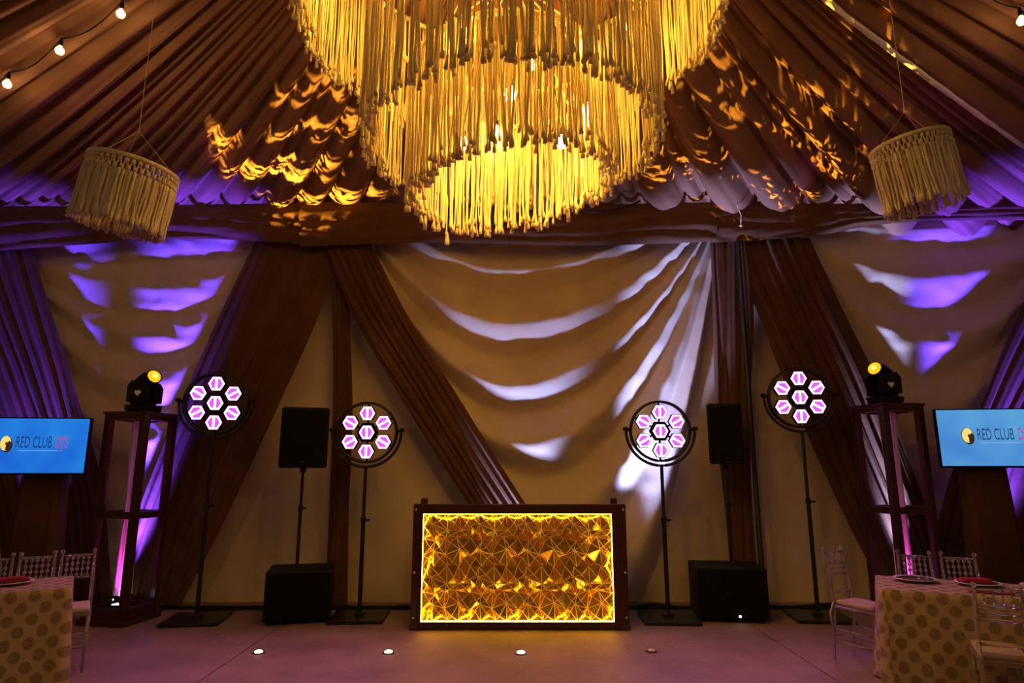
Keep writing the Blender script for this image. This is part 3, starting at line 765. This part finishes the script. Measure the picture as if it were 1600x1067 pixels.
for k, (r, zb, zt, n) in enumerate(tiers):
    mb = MB(); amp = (0.10, 0.03, 0.03)[k]
    strands(mb, n, lambda a, r=r: r*(1+0.01*math.sin(3*a)), zt-z3, lambda a: zb-z3+amp*math.cos(a)+0.03*nz(a*4, k), rnd, thick=0.0056, clump=9, jit=0.05, tassel=2.6, rag=0.065)
    o = mb.build('cord_fringe', M['rope'], ch, smooth=True); o['kind'] = 'stuff'
    h = MB(); h.tube([((r+0.0)*math.cos(2*PI*q/72), r*math.sin(2*PI*q/72), zt-z3) for q in range(72)], 0.022, 8, closed=True); h.build('hoop', M['rope'], ch, smooth=True)
    for q in range(8):
        a = 2*PI*q/8; w = MB()
        top = (0.05*math.cos(a), 0.05*math.sin(a), tiers[min(k+1,2)][2]-z3+0.25) if k < 2 else (0.03*math.cos(a), 0.03*math.sin(a), roof_z(0, YP)-0.35-z3)
        w.tube([(r*math.cos(a), r*math.sin(a), zt-z3), top], 0.006, 5); w.build('suspension_cord', M['cord'], ch)
# loose longer tassel and bulbs
mb = MB(); a = math.radians(137); x, y = r3*math.cos(a), r3*math.sin(a)
mb.tube([(x,y,0.1),(x,y,-0.1),(x,y,-0.17),(x,y,-0.185),(x+0.004,y,-0.2),(x+0.006,y,-0.25),(x+0.006,y,-0.275)], [0.006,0.006,0.006,0.014,0.011,0.018,0.020], 7); mb.build('loose_tassel', M['rope'], ch, smooth=True)
WARM = (1.0, 0.53, 0.06)
lamps = [(r3*0.62, z3+0.42, 3, 19), (r2*0.66, z2+0.42, 5, 36), (r1*0.72, z1+0.42, 7, 29)]
for x, y, z, pw in [(rr*math.cos(2*PI*q/nn+0.5), rr*math.sin(2*PI*q/nn+0.5), zz, pp) for rr, zz, nn, pp in lamps for q in range(nn)]:
    b = MB(); b.lathe([(0.012,0.09),(0.014,0.06),(0.02,0.045),(0.042,0),(0.03,-0.035),(0.008,-0.045)], 14, (x, y, z-z3)); bo = b.build('bulb', M['fill_bulb'], ch, smooth=True)
    b = MB(); b.lathe([(0.018,0.06),(0.02,0.1),(0.006,0.12)], 10, (x, y, z-z3)); b.tube([(x,y,z-z3+0.1),(x*0.2,y*0.2,z1-z3+1.3)], 0.004, 5); b.build('bulb_socket', M['black'], ch)
    point('chandelier_light', (x, y, z-z3-0.07), WARM, pw, 0.05, ch)

def pendant(top_px, bot_px, w_px, Y, rx, ry, label, n):
    T = at_Y(top_px[0], top_px[1], Y); Bt = at_Y(bot_px[0], bot_px[1], Y); r = w_px/2/F*axis((T+Bt)/2); h = T.z-Bt.z
    t = thing('macrame_pendant', label, 'pendant', T, 0, 'small macrame pendants'); t.rotation_euler = (rx, ry, 0)
    hp = MB(); hp.tube([(r*math.cos(2*PI*q/48), r*math.sin(2*PI*q/48), 0) for q in range(48)], 0.018, 8, closed=True); hp.build('hoop', M['rope_dim'], t, smooth=True)
    kb = MB()
    for row in range(2):
        for q in range(44):
            a = 2*PI*(q+row*0.5)/44; kb.sphere((r*1.01*math.cos(a), r*1.01*math.sin(a), -0.035-0.05*row), 0.016, 6, 5, 1.2)
            a2 = 2*PI*(q+0.5+row*0.5)/44; kb.tube([(r*math.cos(a), r*math.sin(a), -0.035-0.05*row), (r*math.cos(a2), r*math.sin(a2), -0.085-0.05*row)], 0.007, 5)
            a3 = a-(a2-a); kb.tube([(r*math.cos(a), r*math.sin(a), -0.035-0.05*row), (r*math.cos(a3), r*math.sin(a3), -0.085-0.05*row)], 0.007, 5)
    kb.build('knot_band', M['rope_dim'], t, smooth=True)['kind'] = 'stuff'
    mb = MB(); strands(mb, n, lambda a: r, -0.10, lambda a: -h, random.Random(int(top_px[0])), thick=0.0085, clump=4, segs=7, jit=0.012, tassel=1.5, wig=0.005, rag=0.018)
    mb.build('cord_fringe', M['rope_dim'], t, smooth=True)['kind'] = 'stuff'
    inv = t.rotation_euler.to_matrix().inverted()
    top = inv @ Vector((0, 0, roof_z(T.x, T.y)-T.z-0.1)); mid = inv @ Vector((0,0,0.28))
    w = MB(); w.tube([mid, top], 0.0025, 6); w.build('hanging_cord', M['cord'], t)
    for q in range(3):
        a = 2*PI*q/3+0.4; w = MB(); w.tube([(r*math.cos(a), r*math.sin(a), 0), mid], 0.002, 5); w.build('sling_cord', M['cord'], t)
pendant((210,262), (205,344), 124, 4.2, 0.06, 0.19, 'small cream macrame pendant tilted above the purple-lit drapes', 150)
pendant((1420,226), (1428,312), 108, 4.6, 0.05, -0.17, 'small cream macrame pendant with open knots beside the pale roof strap', 84)

# ------------------------------------------------------------------ festoon bulbs, strap and cords on the roof
for grp, pts, lab in (([ (192,-2), (97,56), (15,109), (-75,168)], None, 'pale globe bulb on the string light above the pendant over the purple drapes'), ([(1500,-52),(1592,8),(1690,70)], None, 'pale globe bulb on the string light beyond the roof strap')):
    ps = [roof_hit(*p)-Vector((0,0,0.16)) for p in grp]
    path = []
    for i in range(len(ps)-1):
        for k in range(10):
            t = k/10; q = ps[i].lerp(ps[i+1], t)+Vector((0,0,0.13-0.10*math.sin(PI*t))); path.append(q)
    path.append(ps[-1]+Vector((0,0,0.13)))
    c = MB(); c.tube(path, 0.007, 6)
    tag(c.build('festoon_cable', M['black']), 'black cord of the string light '+('above the pendant over the purple drapes' if 'purple' in lab else 'beyond the roof strap'), 'cord', 'string light cords')
    for q, pxy in zip(ps, grp):
        if not (-10 < pxy[0] < 1610 and -10 < pxy[1]): continue
        t = thing('string_light_bulb', lab, 'bulb', q, 0, 'string light bulbs')
        b = MB(); b.lathe([(0.012,0.055),(0.018,0.04),(0.036,0.015),(0.04,-0.005),(0.03,-0.03),(0.008,-0.042)], 16); b.build('globe', M['warm_bulb'], t, smooth=True)
        b = MB(); b.lathe([(0.016,0.05),(0.018,0.1),(0.008,0.135)], 12); b.build('socket', M['black'], t)
        point('string_light', q-Vector((0,0,0.06)), (1,0.62,0.2), 5, 0.04)
a, b_ = roof_hit(1285, -22), roof_hit(1640, 240)
vs = []; fs = []
for k in range(41):
    q = a.lerp(b_, k/40); q.z = roof_z(q.x, q.y)-0.26+0.02*nz(k*0.4); d = (b_-a).normalized(); s = d.cross(Vector((0,0,1))).normalized()
    w = 0.028+0.01*nz(k*0.5, 3)
    vs += [q-s*w, q+s*w, q+s*w+Vector((0,0,0.01)), q-s*w+Vector((0,0,0.01))]
for k in range(40):
    for e in range(4): fs.append((k*4+e, k*4+(e+1) % 4, k*4+4+(e+1) % 4, k*4+4+e))
tag(link_mesh('roof_strap', vs, fs, M['white_strap']), 'long pale strap running along the tent roof pleats', 'strap')
A = at_Y(1150, 308, YV-0.2); c = MB(); c.tube([A+Vector((0,0,0.06)), A+Vector((0.01,0,-0.12)), A+Vector((0.05,0,-0.25)), A+Vector((0.035,0,-0.38))], 0.007, 6); c.sphere(tuple(A+Vector((0.035,0,-0.39))), 0.018, 8, 6)
tag(c.build('hanging_cord', M['cord'], smooth=True), 'short pale cord with a knot hanging before the brown cloth band', 'cord')
pts = [at_Y(x, y, YV-0.22) for x, y in ((870,316),(905,326),(940,330),(975,324),(1000,314))]
c = MB(); c.tube([Vector(catmull([tuple(p) for p in pts], k/5)) for k in range(21)], 0.013, 6)
tag(c.build('power_cable', M['black'], smooth=True), 'black cable looping below the roof edge behind the chandelier', 'cable')

# ------------------------------------------------------------------ tables, cloths and settings
def cloth_mat():
    m, nt, out = new_mat('patterned_cloth')
    uv = N(nt, 'ShaderNodeUVMap', uv_map='UVMap')
    dn = N(nt, 'ShaderNodeTexNoise', Scale=22.0, Detail=3.0); L(nt, uv.outputs[0], dn.inputs['Vector'])
    def dots(off):
        mp = N(nt, 'ShaderNodeMapping'); mp.inputs['Scale'].default_value = (7.2, 6.2, 0); mp.inputs['Location'].default_value = (off, off, 0)
        L(nt, uv.outputs[0], mp.inputs[0])
        fr = N(nt, 'ShaderNodeVectorMath', operation='FRACTION'); L(nt, mp.outputs[0], fr.inputs[0])
        sb = N(nt, 'ShaderNodeVectorMath', operation='SUBTRACT'); L(nt, fr.outputs[0], sb.inputs[0]); sb.inputs[1].default_value = (0.5,0.5,0)
        ln = N(nt, 'ShaderNodeVectorMath', operation='LENGTH'); L(nt, sb.outputs[0], ln.inputs[0]); return ln.outputs['Value']
    mn = N(nt, 'ShaderNodeMath', operation='MINIMUM'); L(nt, dots(0.0), mn.inputs[0]); L(nt, dots(0.5), mn.inputs[1])
    ad = N(nt, 'ShaderNodeMath', operation='MULTIPLY_ADD'); L(nt, dn.outputs[0], ad.inputs[0]); ad.inputs[1].default_value = 0.14; L(nt, mn.outputs[0], ad.inputs[2])
    mr_ = N(nt, 'ShaderNodeMapRange'); mr_.inputs[1].default_value = 0.27; mr_.inputs[2].default_value = 0.36; L(nt, ad.outputs[0], mr_.inputs[0])
    sp = N(nt, 'ShaderNodeTexVoronoi', Scale=60.0); L(nt, uv.outputs[0], sp.inputs['Vector'])
    mu = N(nt, 'ShaderNodeMapRange'); mu.inputs[1].default_value = 0.1; mu.inputs[2].default_value = 0.5; mu.inputs[3].default_value = 0.0; mu.inputs[4].default_value = 0.35; L(nt, sp.outputs['Distance'], mu.inputs[0])
    mxx = N(nt, 'ShaderNodeMath', operation='MAXIMUM'); L(nt, mr_.outputs[0], mxx.inputs[0]); L(nt, mu.outputs[0], mxx.inputs[1])
    mc = N(nt, 'ShaderNodeMix', data_type='RGBA'); L(nt, mxx.outputs[0], mc.inputs[0])
    mc.inputs[6].default_value = (0.12,0.078,0.055,1); mc.inputs[7].default_value = (0.33,0.23,0.18,1)
    p = N(nt, 'ShaderNodeBsdfPrincipled', Roughness=0.85); L(nt, mc.outputs[2], p.inputs['Base Color']); p.inputs['Specular IOR Level'].default_value = 0.2
    L(nt, p.outputs[0], out.inputs[0]); return m
M['patterned'] = cloth_mat()
TZ = 0.76
TABLES = []
def dining_table(corner, ang, side, width, depth, lab_t, lab_c, seed):
    A = at_Z(corner[0], corner[1], TZ)
    ex = Vector((side*math.cos(ang), -math.sin(ang), 0)); ey = Vector((side*math.sin(ang), math.cos(ang), 0))
    ctr = A+ex*width/2+ey*depth/2; rz = -side*ang
    TABLES.append((A, ex, ey, width, depth))
    t = thing('dining_table', lab_t, 'table', (ctr.x, ctr.y, 0), rz, 'dining tables')
    b = MB(); b.box((0,0,TZ-0.03), (width-0.03, depth-0.03, 0.035), 0.005); b.build('tabletop', M['wood'], t)
    for sx in (-1,1):
        for sy in (-1,1):
            b = MB(); b.tube([(sx*(width/2-0.12), sy*(depth/2-0.1), 0), (sx*(width/2-0.12), sy*(depth/2-0.1), TZ-0.04)], 0.018, 8); b.build('leg', M['black_metal'], t)
    bm = bmesh.new(); uvl = bm.loops.layers.uv.new('UVMap'); per = []; seg = 0.025; rc = 0.03
    cs = [(-width/2,-depth/2),(width/2,-depth/2),(width/2,depth/2),(-width/2,depth/2)]
    for k in range(4):
        p, q = Vector((*cs[k],0)), Vector((*cs[(k+1) % 4],0)); d = (q-p).normalized(); nrm = Vector((d.y,-d.x,0)); ln = (q-p).length-2*rc; n = int(ln/seg)
        p = p+d*rc
        for i in range(n+1): per.append((p+d*ln*i/n, nrm, min(i/n, 1-i/n)*ln))
        for i in range(1, 4):
            a = i/4*PI/2; nn = nrm*math.cos(a)+d*math.sin(a); per.append((p+d*ln-nrm*rc+nn*rc, nn, 0))
    npn = len(per); nr = 18; rows = []
    arc = [0]
    for i in range(npn): arc.append(arc[-1]+(per[(i+1) % npn][0]-per[i][0]).length)
    for j in range(nr+1):
        v = j/nr; row = []
        for i, (p, nrm, e) in enumerate(per):
            cf = max(0, 1-e/0.2); fold = 0.5+0.5*math.sin(arc[i]*11+2.4*nz(arc[i]*1.3, v, seed))
            out = 0.004+v*(0.030*fold+0.055*cf*cf)
            row.append(bm.verts.new(p+nrm*out+Vector((0,0,TZ+0.002-(TZ-0.02)*v-(0.006 if j else 0)))))
        rows.append(row)
    for j in range(nr):
        for i in range(npn):
            i2 = (i+1) % npn; f = bm.faces.new((rows[j][i], rows[j+1][i], rows[j+1][i2], rows[j][i2])); f.smooth = True
            for lp, (aa, jj) in zip(f.loops, ((arc[i],j),(arc[i],j+1),(arc[i+1],j+1),(arc[i+1],j))): lp[uvl].uv = (aa, TZ*(1-jj/nr))
    f = bm.faces.new(rows[0])
    for lp in f.loops: lp[uvl].uv = (lp.vert.co.x, lp.vert.co.y)
    me = bpy.data.meshes.new('tablecloth'); bm.to_mesh(me); bm.free(); me.materials.append(M['patterned'])
    o = bpy.data.objects.new('tablecloth', me); col.objects.link(o); o.location = (ctr.x, ctr.y, 0.0); o.rotation_euler = (0,0,rz)
    tag(o, lab_c, 'tablecloth', 'dotted tablecloths')
dining_table((112,918), math.radians(33), -1, 1.7, 0.62, 'cloth-covered table with three clear chairs lined up behind it', 'beige tablecloth with brown dots on the table before three clear chairs', 1)
dining_table((1374,920), math.radians(27), 1, 1.8, 0.68, 'cloth-covered table with a clear chair pushed up to its front', 'beige tablecloth with brown dots behind a clear chair', 2)
def on_table(ti, u, v):
    A, ex, ey, w, d = TABLES[ti]; return A+ex*u+ey*v
def plate(ti, u, v, r, lab):
    P = on_table(ti, u, v)
    t = thing('plate', lab, 'plate', (P.x, P.y, TZ+0.003), 0, 'plates on the dotted tables')
    b = MB(); b.lathe([(r*0.55,0),(r*0.6,0.006),(r*0.95,0.018),(r,0.022),(r*0.97,0.025),(r*0.6,0.012),(0.01,0.010)], 28); b.build('rim', M['plate_rim'], t, smooth=True)
    b = MB(); b.lathe([(r*0.86,0.019),(r*0.84,0.0225),(r*0.6,0.016),(0.01,0.013)], 28); b.build('well', M['plate'], t, smooth=True)
def napkin(ti, u, v, w, d, turn, lab, dz):
    P = on_table(ti, u, v); ex = TABLES[ti][1]
    b = MB(); b.box((0,0,0), (w,d,0.012), 0.005); b.box((0.012,0,0.012), (w*0.86,d*0.86,0.012), 0.005)
    tag(b.build('napkin', M['napkin'], loc=(P.x, P.y, TZ+dz), rot=(0,0,math.atan2(ex.y, ex.x)+turn)), lab, 'napkin', 'folded red napkins')
plate(1, 0.26, 0.48, 0.15, 'dark plate with a pale rim before two clear chair backs')
plate(1, 0.66, 0.48, 0.15, 'plate with a folded red napkin on the table behind the clear chair'); napkin(1, 0.64, 0.48, 0.2, 0.12, 0.2, 'red napkin folded on a plate behind the clear chair', 0.033)
plate(1, 1.06, 0.5, 0.15, 'dark plate at the far edge of the dotted table')
napkin(1, 0.68, 0.14, 0.26, 0.08, 0.0, 'red napkin folded flat on the cloth by the clear chair', 0.011)
plate(0, 0.40, 0.40, 0.16, 'plate with a red napkin on the table before three clear chairs'); napkin(0, 0.38, 0.40, 0.2, 0.14, 0.2, 'red napkin folded on the plate before three clear chairs', 0.033)
plate(0, 0.80, 0.42, 0.15, 'pale-rimmed plate beside another plate on the dotted table')

# ------------------------------------------------------------------ clear acrylic chairs
def make_chair(kind):
    t = thing('clear_chair', 'clear', 'chair'); m = M['acrylic']; w = 0.255; d = 0.37; hs = 0.45; hb = 0.91
    for sx in (-1,1):
        b = MB(); b.tube([(sx*w/2,d/2+0.05,0),(sx*w/2,d/2,hs),(sx*w/2*0.97,d/2+0.03,0.7),(sx*w/2*0.94,d/2+0.07,hb)], [0.011,0.015,0.014,0.012], 8)
        b.sphere((sx*w/2*0.94,d/2+0.071,hb+0.012), 0.018, 8, 6); b.build('back_post', m, t, smooth=True)
        b = MB(); b.tube([(sx*(w/2-0.006),-d/2,0),(sx*(w/2-0.006),-d/2,hs*0.5),(sx*(w/2-0.006),-d/2,hs)], [0.011,0.016,0.016], 8); b.build('leg', m, t, smooth=True)
        for z in (0.16, 0.26):
            b = MB(); b.tube([(sx*w/2,-d/2,z),(sx*w/2,d/2+0.03,z)], 0.009, 6); b.build('stretcher', m, t, smooth=True)
    for y, z in ((-d/2,0.2),(d/2+0.03,0.2),(-d/2,0.3)):
        b = MB(); b.tube([(-w/2,y,z),(w/2,y,z)], 0.009, 6); b.build('stretcher', m, t, smooth=True)
    b = MB(); b.box((0,0,hs), (w+0.03,d+0.02,0.03), 0.012); b.build('seat', m, t)
    b = MB(); b.box((0,-0.005,hs+0.035), (w,d-0.02,0.045), 0.02); cu = b.build('cushion', M['cushion'], t, smooth=True)
    def yb(z): return interp([0.45,0.7,hb],[d/2,d/2+0.03,d/2+0.07], z)
    rails = (0.895, 0.80, 0.755, 0.71) if kind == 'ladder' else (0.885, 0.70)
    for z in rails:
        b = MB(); b.tube([(-w/2*0.95,yb(z),z),(0,yb(z)+0.012,z),(w/2*0.95,yb(z),z)], 0.011, 6); b.build('back_rail', m, t, smooth=True)
    if kind == 'lattice':
        for k in range(5):
            x = (k-2)*w*0.155; b = MB(); b.tube([(x,yb(0.70)+0.008,0.70),(x,yb(0.885)+0.008,0.885)], 0.006, 6)
            for q in range(4): z = 0.722+q*0.047; b.sphere((x,yb(z)+0.008,z), 0.015, 8, 6)
            b.build('beaded_spindle', m, t, smooth=True)
    else:
        for k in range(4):
            x = (k-1.5)*w*0.19; b = MB(); b.tube([(x,yb(0.80),0.80),(x,yb(0.895),0.895)], 0.007, 6); b.build('spindle', m, t, smooth=True)
        b = MB(); b.tube([(-w/2*0.97,yb(0.56),0.56),(w/2*0.97,yb(0.56),0.56)], 0.010, 6); b.build('back_rail', m, t, smooth=True)
        for q in range(2):
            tie = MB(); tie.tube([(-w/2-0.02,d/2-0.01,hs+0.04),(-w/2-0.04-0.01*q,d/2+0.01,hs-0.05),(-w/2-0.03+0.02*q,d/2+0.01,hs-0.2-0.08*q)], 0.008, 5); tie.build('cushion_tie', M['cushion'], cu, smooth=True)
    return t
lat = make_chair('lattice'); lad = make_chair('ladder')
used = {lat: False, lad: False}
CS = 0.98
def place_chair(proto, ti, u, v, turn, label):
    # u along the table's front edge, v from the front edge towards the far edge (metres from the inner front corner); turn = facing
    A, ex, ey, w, d = TABLES[ti]
    o = proto if not used[proto] else copy_tree(proto)
    used[proto] = True
    f = {'in_far': -ey, 'in_near': ey, 'in_side': ex, 'in_corner': (ex-ey*0.75).normalized()}[turn]
    p = A+ex*u+ey*v
    o.scale = (CS,CS,CS); o.location = (p.x, p.y, 0); o.rotation_euler = (0, 0, math.atan2(f.x, -f.y)); tag(o, label, 'chair', 'clear acrylic chairs')
GL = 'clear beaded-back chair in the row of three behind a table, '
place_chair(lat, 0, 0.56, 0.88, 'in_far', GL+'farthest from the tower')
place_chair(lat, 0, 0.27, 0.88, 'in_far', GL+'the middle one')
place_chair(lat, 0, -0.02, 0.88, 'in_far', GL+'next to the tower')
place_chair(lat, 1, 0.32, 0.97, 'in_far', 'clear beaded-back chair behind the table in front of the pink tower')
place_chair(lat, 1, 0.64, 0.97, 'in_far', 'clear beaded-back chair behind the table beside the pink tower, below the television')
place_chair(lad, 1, -0.11, 0.98, 'in_corner', 'clear chair with tied cushion at the narrow end of the table')
place_chair(lad, 1, 0.62, -0.26, 'in_near', 'clear ladder-back chair pushed up to the front of the dotted table')

# ------------------------------------------------------------------ floor lights and cables
for px, py, on, lab in ((404,1020,1,'glowing round floor light in the concrete before the subwoofer without a power light'), (607,1020,1,'glowing round floor light before the lamp on the narrow gauze strip'), (814,1021,1,'glowing round floor light before the middle of the gold booth'), (1018,1018,0,'dim unlit round floor light in the concrete')):
    P = at_Z(px, py, 0)
    t = thing('floor_light', lab, 'floor light', (P.x, P.y, 0), 0, 'floor lights in the concrete')
    b = MB(); b.lathe([(0.055,0),(0.055,0.004),(0.05,0.008),(0.036,0.008)], 24); b.build('trim_ring', M['black_metal'], t)
    b = MB(); b.lathe([(0.036,0.006),(0.034,0.016),(0.02,0.023),(0.004,0.025)], 20); b.build('lens', M['floor_led'] if on else M['plate_rim'], t, smooth=True)
def cable(pxs, label, r=0.012, z=0.012):
    ps = [tuple(at_Z(x, y, z)) for x, y in pxs]; n = len(ps)
    c = MB(); c.tube([Vector(catmull(ps, k/6)) for k in range((n-1)*6+1)], r, 6)
    tag(c.build('floor_cable', M['black'], smooth=True), label, 'cable', 'black cables on the floor')
cable([(250,952),(290,948),(340,955),(400,948),(470,952),(520,946),(580,950),(640,946)], 'black cable on the floor between the tower and the booth', 0.016, 0.016)
cable([(985,950),(1020,944),(1080,950),(1150,944),(1230,948),(1300,944),(1370,948)], 'black cable on the floor from the booth to the table', 0.016, 0.016)
cable([(1230,948),(1250,960),(1270,962)], 'short black cable curling to the taller lamp base', 0.012, 0.012)
for x0, x1, lab in ((-4.12,-1.1,'low black strip of cable and painted-in shade along the wall behind the purple-lit stands'), (1.08,4.15,'low black strip of cable and painted-in shade along the wall behind the power light subwoofer')):
    b = MB(); n = int((x1-x0)/0.2); ps = [(x0+(x1-x0)*k/n, YW-0.44+0.004*nz(k*0.3), 0.022+0.002*nz(k*0.7, 4)) for k in range(n+1)]
    b.tube(ps, 0.022, 8); tag(b.build('cable_shade_strip', M['black'], smooth=True), lab, 'cable and shade strip', 'cable and shade strips along the wall')  # black strip stands mostly for shade at the wall foot, partly for cables
# ------------------------------------------------------------------ uplights washing the wall
def uplight(px, Y, target_px, color, power, ang, label):
    P = at_Y(px, 800, Y)
    par_can((P.x, Y, 0), 0, label)
    tp = at_Y(target_px[0], target_px[1], YS)
    spot('wall_uplight', (P.x, Y, 0.16), tp, color, power, ang, 0.9, 0.05)
BLW = (0.36, 0.44, 1.0); BLU = (0.10, 0.045, 1.0); PUR = (0.55, 0.14, 0.9)
UL = 'par light on the floor behind the gold booth, throwing pale blue light'
uplight(962, 7.72, (1082, 435), BLW, 2500, 31, UL)
uplight(800, 7.70, (810, 440), BLW, 800, 42, UL)
uplight(200, 7.86, (312, 440), BLU, 7500, 27, 'par light on the floor behind the tower with the lit foot')
uplight(70, 7.6, (60, 440), BLU, 4500, 30, 'par light on the floor behind the television by the three chairs')
uplight(1408, 7.86, (1340, 425), BLW, 2600, 23, 'par light on the floor behind the tower with the pink column')
uplight(1560, 7.6, (1540, 430), BLU, 8000, 36, 'par light on the floor behind the television by the mauve drape')
# the string lights that run on along the roof on the camera's side of the tent
for side, x in (('left', -5.5), ('right', 5.5)):
    point('string_light_%s_offscreen' % side, (x, -1.2, 4.6), (1.0,0.62,0.2), 75, 0.25)
